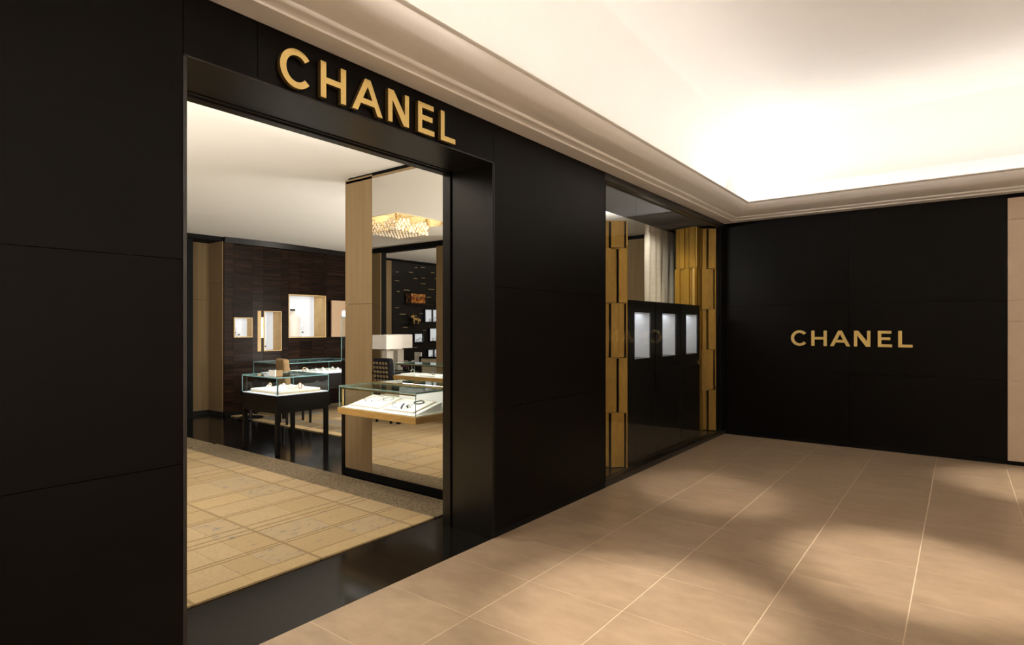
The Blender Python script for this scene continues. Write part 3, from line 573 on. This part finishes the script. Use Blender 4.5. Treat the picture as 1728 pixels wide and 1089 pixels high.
for p, t, pw in SHOP_SPOTS:  # fittings of the added shop downlights
    r = thing('downlight', 'added unseen small round downlight in the cream shop ceiling', 'downlight', (p[0], p[1], 3.0), 'added downlights of the shop ceiling')
    MB().lathe([(.052, -.004), (.068, -.006), (.070, 0), (.052, .004)], (p[0], p[1], 3.0), 24).build('ring', 'white_lacquer', r); MB().lathe([(.050, -.003), (.050, .002)], (p[0], p[1], 3.0), 24).build('lens', 'lens', r)
for k, (p, t, pw, sz) in enumerate(UPLIGHTS):  # fittings of the added floor lamps that light the ceiling
    o = thing('added_uplighter', 'added unseen floor lamp with wide black bowl standing %s' % ('by the left end of the entrance wall', 'just left of the entrance', 'behind the mirror partition', 'far behind the mirror partition', 'in the next room beyond the portal')[k], 'lamp', (p[0], p[1], 0))
    zb = 0
    MB().lathe([(.11, 0), (.11, .012), (.02, .02)], (p[0], p[1], zb), 24).build('base', 'black_satin', o, True); MB().lathe([(.014, 0), (.014, 1.02)], (p[0], p[1], zb+.02), 12).build('stem', 'black_satin', o, True)
    MB().lathe([(.03, 0), (.17, .05), (.24, .10), (.235, .10), (.16, .06), (.02, .012)], (p[0], p[1], 1.035), 24).build('bowl', 'black_satin', o, True)
# =================================================================== chairs, stool
def chair(name, label, loc, rz, w=.46, d=.48, sh=.46, h=.98, up='tan_leather', leg='dark_wood', frame=False, tweed=False):
    c = thing(name, label, 'chair'); WL[c] = Vector((0, 0, 0))
    for sx in (-1, 1):
        for sy in (-1, 1): MB().hexa([(sx*(w/2-.03)-.014, sy*(d/2-.03)-.014, 0), (sx*(w/2-.03)+.014, sy*(d/2-.03)-.014, 0), (sx*(w/2-.03)+.014, sy*(d/2-.03)+.014, 0), (sx*(w/2-.03)-.014, sy*(d/2-.03)+.014, 0), (sx*(w/2-.03)-.02, sy*(d/2-.03)-.02, sh-.10), (sx*(w/2-.03)+.02, sy*(d/2-.03)-.02, sh-.10), (sx*(w/2-.03)+.02, sy*(d/2-.03)+.02, sh-.10), (sx*(w/2-.03)-.02, sy*(d/2-.03)+.02, sh-.10)]).build('leg', leg, c)
    bx('seat', up, c, -w/2, w/2, -d/2, d/2, sh-.10, sh, .025)
    b = MB().hexa([(-w/2, d/2-.10, sh+.002), (w/2, d/2-.10, sh+.002), (w/2, d/2-.01, sh+.002), (-w/2, d/2-.01, sh+.002), (-w/2, d/2-.06, h), (w/2, d/2-.06, h), (w/2, d/2+.04, h), (-w/2, d/2+.04, h)]).build('backrest', up, c, bevel=.03)
    if frame:
        MB().hexa([(-w/2-.02, d/2-.04, sh-.05), (-w/2+.012, d/2-.04, sh-.05), (-w/2+.012, d/2+.01, sh-.05), (-w/2-.02, d/2+.01, sh-.05), (-w/2-.02, d/2+.0, h+.025), (-w/2+.012, d/2+.0, h+.025), (-w/2+.012, d/2+.055, h+.025), (-w/2-.02, d/2+.055, h+.025)]).hexa([(w/2-.012, d/2-.04, sh-.05), (w/2+.02, d/2-.04, sh-.05), (w/2+.02, d/2+.01, sh-.05), (w/2-.012, d/2+.01, sh-.05), (w/2-.012, d/2+.0, h+.025), (w/2+.02, d/2+.0, h+.025), (w/2+.02, d/2+.055, h+.025), (w/2-.012, d/2+.055, h+.025)]).box(-w/2-.02, w/2+.02, d/2+.0, d/2+.055, h, h+.028).build('back_frame', leg, c)
    if tweed:      # raised woven squares over the dark cloth of the back
        mb = MB(); nx, nz = 5, 7
        for i in range(nx):
            for k in range(nz):
                u0 = -w/2+.02+(w-.04)*i/nx; u1 = u0+(w-.04)/nx*.62; f0 = sh+.03+(h-sh-.06)*k/nz; f1 = f0+(h-sh-.06)/nz*.58
                yy = lambda z: d/2-.01+.05*(z-sh)/(h-sh)
                mb.hexa([(u0, yy(f0)-.004, f0), (u1, yy(f0)-.004, f0), (u1, yy(f0)+.006, f0), (u0, yy(f0)+.006, f0), (u0, yy(f1)-.004, f1), (u1, yy(f1)-.004, f1), (u1, yy(f1)+.006, f1), (u0, yy(f1)+.006, f1)])
        mb.build('woven_squares', 'tweed_light', c)
    c.location = loc; c.rotation_euler = (0, 0, rz); return c
ch = chair('chair', 'tan leather chair with rounded back behind the square glass case', (-5.56, 5.16, .0125), math.radians(168), .36, .42, .47, .995)
st = thing('stool', 'dark round pedestal stool seen between the case legs', 'stool', (-6.55, 4.98, 0))
MB().lathe([(.20, 0), (.20, .012), (.17, .022), (.03, .03)], (-6.55, 4.98, 0.012), 28).build('foot', 'black_satin', st, True); MB().lathe([(.025, 0), (.025, .36)], (-6.55, 4.98, .04), 14).build('stem', 'black_satin', st); MB().lathe([(.15, 0), (.17, .02), (.17, .06), (.15, .08), (.02, .085)], (-6.55, 4.98, .40), 28).build('seat', 'dark_wood', st, True)

# =================================================================== the side of the shop that the mirror shows
# portal at right angles to the facade
wq = struct(MB().box(-8.8, -6.13, -.06, .08, 0, 3.0).box(-4.61, -3.55, -.06, .08, 0, 3.0).box(-6.13, -4.61, -.06, .08, 2.905, 3.0).build('wall_portal', 'black_matte'))
for (a, b) in ((-7.0, -6.36), (-6.36, -6.11), (-4.63, -4.2), (-4.2, -3.56)):
    for z0, z1 in ((.07, 1.886), (1.889, 2.90)): bx('wall_panel', 'wall_fabric', wq, a+.001, b-.001, .08, .10, z0, z1)
# lacquer shelf wall of the next room
ws = struct(MB().box(-7.45, -7.37, -3.55, -1.25, 0, 2.96).build('wall_shelf', 'gap'))
for a, b in ((-2.034, -1.253), (-2.83, -2.038), (-3.55, -2.834)): bx('wall_panel', 'black_lacquer', ws, -7.37, -7.35, a, b, .02, 2.955)
for y, z, w in ((-2.138, 2.884, .12), (-1.939, 2.862, .07), (-1.371, 2.72, .08), (-1.756, 2.742, .13), (-2.452, 2.783, .13), (-1.91, 2.607, .11), (-2.158, 2.635, .11), (-1.349, 2.522, .12), (-2.131, 2.504, .15), (-2.586, 2.65, .06), (-1.598, 2.328, .18), (-1.404, 2.285, .08), (-2.377, 2.385, .19), (-2.315, 2.194, .14), (-1.34, 1.921, .12), (-1.485, 1.78, .18), (-1.88, 1.748, .12), (-2.095, 1.804, .1), (-1.58, 1.483, .15), (-2.20, 1.414, .1), (-1.45, 1.1, .14), (-1.9, 1.02, .12)):
    bx('gold_inlay', 'inlay_gold', ws, -7.351, -7.347, y-w, y, z-.006, z+.006)
struct(bx('trim_6', 'black_matte', None, -7.45, -7.30, -3.55, -.06, 2.96, 3.0))
wc = struct(MB().box(-7.45, -7.37, -1.245, -.06, 0, 2.96).build('wall_pilaster', 'gap'))
for a, b in ((-1.243, -.95), (-.947, -.62), (-.617, -.07)):
    for z0, z1 in ((.05, 1.71), (1.713, 2.955)): bx('wall_panel', 'wall_fabric', wc, -7.37, -7.345, a, b, z0, z1)
def shelf(y0, y1, z, label): return tag(bx('wall_shelf_board', 'black_lacquer', None, -7.345, -7.12, y0, y1, z-.028, z, .002), label, 'shelf')
shelf(-2.34, -1.58, 2.03, 'dark floating shelf carrying the tortoiseshell box'); shelf(-2.63, -2.40, 2.035, 'dark floating shelf under the small gold cup')
hb = thing('lacquer_box', 'red-brown lacquered casket with gold mounts on the high dark shelf', 'box', (-7.22, -1.86, 2.03)); bx('body', 'tortoise', hb, -7.32, -7.14, -2.07, -1.65, 2.031, 2.18, .004); ld = bx('lid', 'tortoise', hb, -7.325, -7.135, -2.075, -1.645, 2.182, 2.245, .012); MB().box(-7.139, -7.13, -1.90, -1.83, 2.13, 2.21).box(-7.139, -7.133, -2.07, -1.65, 2.176, 2.186).build('clasp', 'brass', ld)
cu = thing('cup', 'small gold footed cup on the high shelf at the right of mirror view', 'cup', (-7.22, -2.54, 2.036)); MB().lathe([(.035, 0), (.035, .008), (.010, .02), (.010, .05), (.045, .08), (.055, .13), (.050, .13), (.035, .085)], (-7.22, -2.54, 2.036), 20).build('bowl', 'brass', cu, True)
def horse(x, y, z, s, label):             # looks along +y
    o = thing('horse_figurine', label, 'figurine', (x, y, z)); P = lambda a, b: (x, y+a*s, z+b*s)
    mb = MB()
    mb.tube([P(-.135, .150), P(-.115, .165), P(-.06, .168), P(.02, .160), P(.075, .165), P(.105, .172)], [.030*s, .062*s, .066*s, .060*s, .066*s, .045*s], 12)
    mb.tube([P(.075, .170), P(.115, .215), P(.140, .250), P(.155, .270)], [.060*s, .046*s, .036*s, .028*s], 12)
    mb.tube([P(.135, .275), P(.165, .262), P(.205, .232), P(.222, .218)], [.030*s, .034*s, .024*s, .017*s], 10)
    for lx, ly, k in ((-.034, .075, 0), (.034, .090, .03), (-.034, -.105, -.01), (.034, -.090, .02)):
        mb.tube([(x+lx*s, y+ly*s, z+.150*s), (x+lx*s, y+(ly+k)*s, z+.085*s), (x+lx*s, y+(ly-.006+k*.4)*s, z+.02*s), (x+lx*s, y+(ly+.010+k*.4)*s, z)], [.042*s, .024*s, .017*s, .022*s], 8)
    for e in (-.014, .014): mb.tube([(x+e*s, y+.135*s, z+.290*s), (x+e*1.3*s, y+.132*s, z+.320*s)], [.010*s, .002*s], 6)
    bd = mb.build('body', 'brass', o, True)
    MB().tube([P(-.14, .175), P(-.180, .160), P(-.192, .10), P(-.185, .05)], [.014*s, .026*s, .022*s, .006*s], 8).build('tail', 'brass', bd, True); MB().tube([P(.128, .305), P(.095, .26), P(.065, .225), P(.045, .215)], [.010*s, .024*s, .022*s, .008*s], 8).build('mane', 'tortoise', bd, True)
shelf(-2.0, -1.66, 1.555, 'dark narrow shelf below the gold horse figurine'); horse(-7.22, -1.85, 1.556, .68, 'gold horse figurine on the dark shelf wall in mirror view')
def lit_box(y0, y1, z0, z1, label):
    o = thing('display_box', label, 'display box', (-7.25, (y0+y1)/2, z0)); MB().box(-7.345, -7.28, y0, y0+.012, z0, z1).box(-7.345, -7.28, y1-.012, y1, z0, z1).box(-7.345, -7.28, y0, y1, z0, z0+.012).box(-7.345, -7.28, y0, y1, z1-.012, z1).build('frame', 'black_satin', o); bx('lit_back', 'led_panel', o, -7.344, -7.335, y0+.012, y1-.012, z0+.012, z1-.012)
    MB().ring((-7.305, y0*.35+y1*.65, z0+.048), .030, .005, 'x', 18, 5).ring((-7.305, y0*.7+y1*.3, z0+.063), .045, .005, 'x', 18, 5).build('jewellery', 'dark_gem', o, True)
    if y1-y0 > .4: bx('divider', 'black_satin', o, -7.33, -7.285, (y0+y1)/2-.01, (y0+y1)/2+.01, z0+.012, z1-.012)
lit_box(-2.72, -2.205, 1.605, 1.907, 'wide white lit display box right of the gold horse'); lit_box(-2.72, -2.358, 1.151, 1.464, 'white lit display box below the wide one, beside the fabric pillar'); lit_box(-2.167, -1.869, 1.133, 1.343, 'small white lit display box right above the table lamps'); lit_box(-2.72, -2.30, .739, .963, 'lowest white lit display box behind the framed chair')
# lamp table with two square lamps
tb = thing('lamp_table', 'dark wooden table carrying the two square white lamps', 'table', (-5.30, .62, 0)); bx('top', 'dark_wood', tb, -5.60, -4.88, .28, .97, .70, .735, .003); sq_legs(tb, -5.58, -4.91, .30, .95, .70, .045, zb=.0125)
def lamp(x, y, label):
    o = thing('table_lamp', label, 'lamp', (x, y, .735)); s = .175
    bx('base', 'lamp_plaster', o, x-.07, x+.07, y-.07, y+.07, .736, 1.10, .006)
    mb = MB(); z0, z1, t = 1.125, 1.36, .004
    mb.box(x-s, x+s, y-s, y-s+t, z0, z1).box(x-s, x+s, y+s-t, y+s, z0, z1).box(x-s, x-s+t, y-s+t, y+s-t, z0, z1).box(x+s-t, x+s, y-s+t, y+s-t, z0, z1); mb.build('shade', 'lamp_shade', o)
    st_ = MB().tube([(x, y, 1.10), (x, y, 1.18)], .008).build('stem', 'brass', o); MB().blob((x, y, 1.21), .03, .03, .04).build('bulb', 'bulb', st_, True)
lamp(-5.02, .86, 'square white table lamp on plaster column, nearer to the tweed chair'); lamp(-5.25, .42, 'square white table lamp farther from the tweed chair')
fv = thing('flowers', 'small dark purple flowers in low bowl on the lamp table', 'flowers', (-4.95, .52, .736)); MB().lathe([(.03, 0), (.05, .03), (.045, .07), (.03, .072)], (-4.95, .52, .736), 16).build('bowl', 'dark_wood', fv, True)
mb = MB()
for k in range(9): mb.blob((-4.95+rnd.uniform(-.05, .05), .52+rnd.uniform(-.05, .05), .83+rnd.uniform(-.02, .05)), .03, .03, .025, 8, 5)
mb.build('blooms', 'purple_flower', fv, True)
chair('chair', 'chair in chequered dark and beige tweed reflected in the mirror', (-4.56, 1.66, 0), 0, .39, .44, .47, 1.0, 'tweed_dark', 'dark_wood', False, True).location = (-4.46, 1.22, .0125)
chair('chair', 'beige linen chair with dark frame left of the long case in mirror view', (-6.0, -.50, .0125), math.radians(-12), .44, .46, .46, .85, 'linen', 'dark_wood', True); chair('chair', 'beige linen chair with dark frame at the right beside the fabric pillar', (-5.55, -.85, .0125), math.radians(-15), .44, .46, .46, .88, 'linen', 'dark_wood', True)
dk = thing('desk', 'pale-topped desk in the next room behind the lamps', 'desk', (-6.35, -1.25, 0)); bx('top', 'white_lacquer', dk, -6.85, -5.85, -1.55, -.95, .74, .765, .002); sq_legs(dk, -6.83, -5.87, -1.53, -.97, .74, .04, zb=.0125)
bn = thing('document_holder', 'white card holder standing on the pale desk', 'holder', (-6.30, -1.1, .766)); bx('card', 'white_lacquer', bn, -6.40, -6.20, -1.06, -1.045, .770, .97); bx('foot', 'white_lacquer', bn, -6.40, -6.20, -1.10, -1.0, .7655, .770)
# case that the mirror shows
ce = thing('display_case', 'long glass jewellery case on brass-coloured base standing opposite the mirror', 'display case', (-3.6, 1.2, 0)); x0, x1, y0, y1 = -4.235, -2.95, .98, 1.40
bx('base', 'oak_gold', ce, x0-.012, x1+.012, y0-.012, y1+.012, .70, .757, .002); sq_legs(ce, x0+.02, x1-.02, y0+.02, y1-.02, .70, .05, zb=.0125); glass_box(ce, x0, x1, y0, y1, .757, .945, 'glass_edge_green')
bx('light_bar', 'brass', ce, x0+.02, x1-.02, y1-.03, y1-.018, .918, .930); bx('liner', 'white_leather', ce, x0+.008, x1-.008, y0+.008, y1-.008, .7575, .764)
area('case_led', (-3.6, y1-.05, .915), (math.radians(-25), 0, 0), 1.2, .012, 1.6, (1, .97, .92))
for k, (a, b) in enumerate(((x0+.08, x0+.40), (x0+.48, x0+.82), (x0+.90, x1-.08))): tag(MB().box(a, b, y0+.08, y1-.06, .7645, .785).build('jewellery_tray', 'white_leather', bevel=.003), 'white tray in the case opposite the mirror, %s one' % ('leftmost', 'middle', 'rightmost')[k], 'tray', 'trays in the case opposite the mirror')
for k, (px, c) in enumerate(((-4.0, 'silver'), (-3.55, 'dark_gem'), (-3.2, 'rose_gold'))): tag(MB().ring((px, 1.24, .82), .034, .005, 'x', 20, 6).build('bangle', c, smooth=True), '%s bangle standing in the case opposite the mirror' % ('silver', 'dark', 'rose-gold')[k], 'bangle')
ot = thing('ottoman', 'low mustard yellow ottoman beneath the case in mirror view', 'ottoman', (-3.45, .62, 0)); bx('cushion', 'mustard', ot, -3.75, -3.0, .33, .90, .06, .40, .05); bx('plinth', 'dark_wood', ot, -3.70, -3.05, .38, .85, .012, .06)
# chandelier
hx, hy, z0 = -3.81, 1.70, 2.835
cd = thing('chandelier', 'square chandelier of gold-rimmed crystals hanging by chains from the coffer', 'chandelier', (hx, hy, z0)); sx, sy = .30, .30
mb = MB(); mc = MB(); R = random.Random(2)
def chunk(p, n, r):
    n = Vector(n); a = n.orthogonal().normalized(); b = n.cross(a); k = R.randint(5, 7); ph = R.random()*6
    pts = [Vector(p)+a*(math.cos(ph+2*PI*i/k)*r*R.uniform(.8, 1.15))+b*(math.sin(ph+2*PI*i/k)*r*R.uniform(.8, 1.15)) for i in range(k)]
    mb.tube([tuple(q) for q in pts], .0042, 4, True)
    nb = len(mc.v); mc.v += [tuple(Vector(p)+(q-Vector(p))*.88) for q in pts]+[tuple(Vector(p)+n*.018), tuple(Vector(p)-n*.012)]
    for i in range(k): j = (i+1) % k; mc.f += [(nb+i, nb+j, nb+k), (nb+j, nb+i, nb+k+1)]; mc.m += [0, 0]
for side in range(4):
    L_ = sx if side % 2 == 0 else sy
    for r in range(4):
        for i in range(9):
            u = -L_+2*L_*(i+.5*(r % 2)+.25)/9+R.uniform(-.008, .008); z = z0+.022+r*.040+R.uniform(-.01, .01)
            if r == 3 and R.random() < .45: continue
            p, n = {0: ((hx+u, hy+sy, z), (0, 1, 0)), 1: ((hx+sx, hy+u, z), (1, 0, 0)), 2: ((hx+u, hy-sy, z), (0, -1, 0)), 3: ((hx-sx, hy+u, z), (-1, 0, 0))}[side]
            chunk(p, n, R.uniform(.026, .042))
for i in range(10):
    for j in range(10):
        u, v = -1+2*(i+.5)/10, -1+2*(j+.5)/10; chunk((hx+u*sx, hy+v*sy, z0+.006-.012*(1-max(abs(u), abs(v)))), (0, 0, -1), R.uniform(.026, .036))
mb.build('gold_rims', 'brass', cd)['kind'] = 'stuff'; mc.build('crystals', 'crystal', cd)['kind'] = 'stuff'
pl = bpy.data.lights.new('chandelier_lamp', 'POINT'); pl.energy = 12; pl.color = (1, .85, .62); pl.shadow_soft_size = .03; po = bpy.data.objects.new('chandelier_lamp', pl); COL.objects.link(po); po.location = (hx, hy, z0+.06)
for ax in (-1, 1):
    for ay in (-1, 1):
        mb = MB(); x, y = hx+ax*sx*.96, hy+ay*sy*.96; z = z0+.155; k = 0
        while z < 3.19: mb.ring((x, y, z), .017, .006, 'x' if k % 2 else 'y', 10, 4, sy=1.3); z += .034; k += 1
        mb.build('chain', 'brass', cd, True); MB().blob((hx+ax*.15, hy+ay*.15, z0+.07), .025, .025, .035).build('bulb', 'bulb', cd, True)

# =================================================================== shop window: screens, counter, curtain
def screen(name, label, pts, rows, zb, zt, edge_strip=True):      # rows may end in a half row
    o = thing(name, label, 'folding screen', (pts[0][0], pts[0][1], zb)); rh = (zt-zb)/rows; nr = math.ceil(rows); R = random.Random(len(pts)*5)
    for si in range(len(pts)-1):
        a, b = Vector(pts[si]), Vector(pts[si+1]); L_ = (b-a).length; t = (b-a)/L_; n = Vector((t.y, -t.x))      # n looks towards the hall
        if n.dot(Vector((2.6, -6.0))) < 0: n = -n
        nb = max(2, round(L_/.085))
        def slab(u0, u1, z0, z1, d0, d1, nm, m='screen_gold'):
            p = [a+t*u0-n*.02, a+t*u1-n*.02, a+t*u1+n*d1, a+t*u0+n*d1] if d0 is None else [a+t*u0+n*d0, a+t*u1+n*d0, a+t*u1+n*d1, a+t*u0+n*d1]
            MB().hexa([(q.x, q.y, z0) for q in p]+[(q.x, q.y, z1) for q in p]).build(nm, m, o)
        slab(0, L_, zb, zt, -.050, -.042, 'backing', 'dark_wood')
        for r in range(nr):
            z0, z1 = zb+r*rh, min(zt, zb+(r+1)*rh); u = .004
            odd = (r+si) % 2
            for k in range(nb):
                w = L_/nb; u0 = k*w; gap = .022 if (k+odd) % 2 == 0 else .003
                dep = (.022 if (k+odd) % 2 else 0)+R.uniform(-.003, .003)
                slab(u0+.0015, u0+w-gap, z0+.006, z1-.006, -.041, dep, 'board')
            slab(0, L_, z1-.0055, z1+.0015, -.021, .014, 'rail')
        if edge_strip: slab(L_-.002, L_+.010, zb, zt, -.03, .016, 'edge_strip')
    return o
screen('folding_screen', 'gold slatted screen at the left edge of the shop window', [(-.400, 5.228), (-.088, 5.465)], 4.5, .06, 2.58)
screen('folding_screen', 'gold slatted folding screen at the right end of the shop window', [(-.559, 7.95), (-.236, 7.83), (-.236, 8.06), (-.085, 8.175)], 5, .06, 2.86)
ct = thing('window_counter', 'tall black counter with three lit niches standing in the shop window', 'counter', (-.25, 6.57, .06)); x0, x1 = -.42, -.10
OP = [(5.684, 6.10), (6.41, 6.835), (7.143, 7.559)]; BY = [5.52, 6.21, 6.95, 7.625]; ZN0, ZN1, ZT, ZS = 1.155, 1.652, 1.778, 1.015
for k in range(3):
    a, b = BY[k]+.012, BY[k+1]-.012; p, q = OP[k]
    MB().box(x0, x1, a, p, ZS, ZT).box(x0, x1, q, b, ZS, ZT).box(x0, x1, p, q, ZS, ZN0).box(x0, x1, p, q, ZN1, ZT).build('niche_frame', 'black_satin', ct)
    dr = bx('door', 'black_satin', ct, x0, x1+.003, a, b, .09, ZS-.008, .002); bx('lit_back', 'led_panel', ct, x0+.01, x0+.03, p, q, ZN0, ZN1)
    MB().box(x0+.03, x1-.02, p, p+.004, ZN0, ZN1).box(x0+.03, x1-.02, q-.004, q, ZN0, ZN1).build('niche_lining', 'niche_white', ct)
    area('niche_led', (-.26, (p+q)/2, ZN1-.004), (0, 0, 0), .08, (q-p)*.9, .45, (.96, .97, 1))
for k in range(4): bx('divider', 'black_matte', ct, x0, x1-.03, BY[k]-.012, BY[k]+.012, .061, ZT)
bx('plinth', 'black_matte', ct, x0, x1-.02, BY[0], BY[3], .061, .09); bx('handle', 'brass', dr, x1+.003, x1+.02, 7.56, 7.613, 1.02, 1.06)
mb = MB(); ny, nz = 70, 10; grid = []
for th in (0, 1):
    for k in range(nz+1):
        z = .10+(2.985-.10)*k/nz
        for i in range(ny+1):
            y = 7.47+1.35*i/ny+(1-k/nz)*(-.05)*(1-i/ny); d = .035*math.sin(i/ny*2*PI*6.5+.4*math.sin(k*.6))+.012*math.sin(i/ny*2*PI*15+k*.3)
            mb.v.append((-.80+d-.004*th, y, z))
M_ = (ny+1)*(nz+1)
for th in (0, 1):
    for k in range(nz):
        for i in range(ny): a = th*M_+k*(ny+1)+i; mb.f.append((a, a+1, a+ny+2, a+ny+1) if not th else (a, a+ny+1, a+ny+2, a+1)); mb.m.append(0)
mat('curtain_linen', (.66, .60, .50), .9, .1, 0, (.74, .68, .58), (3, 3, 30), 5, bump=.2, bscale=(20, 20, 180))
cur = thing('curtain', 'off-white pleated linen curtain hanging behind the shop window', 'curtain', (-.8, 8.1, .1)); mb.build('cloth', 'curtain_linen', cur, True); bx('rail', 'black_matte', cur, -.83, -.77, 7.45, 8.86, 2.985, 2.998)
spot('added_shop_downlight_lamp', (-.50, 7.1, 2.87), (-.85, 8.0, 1.9), 26, 80, .8, STORE, .04)  # extra lamp added to brighten the curtain
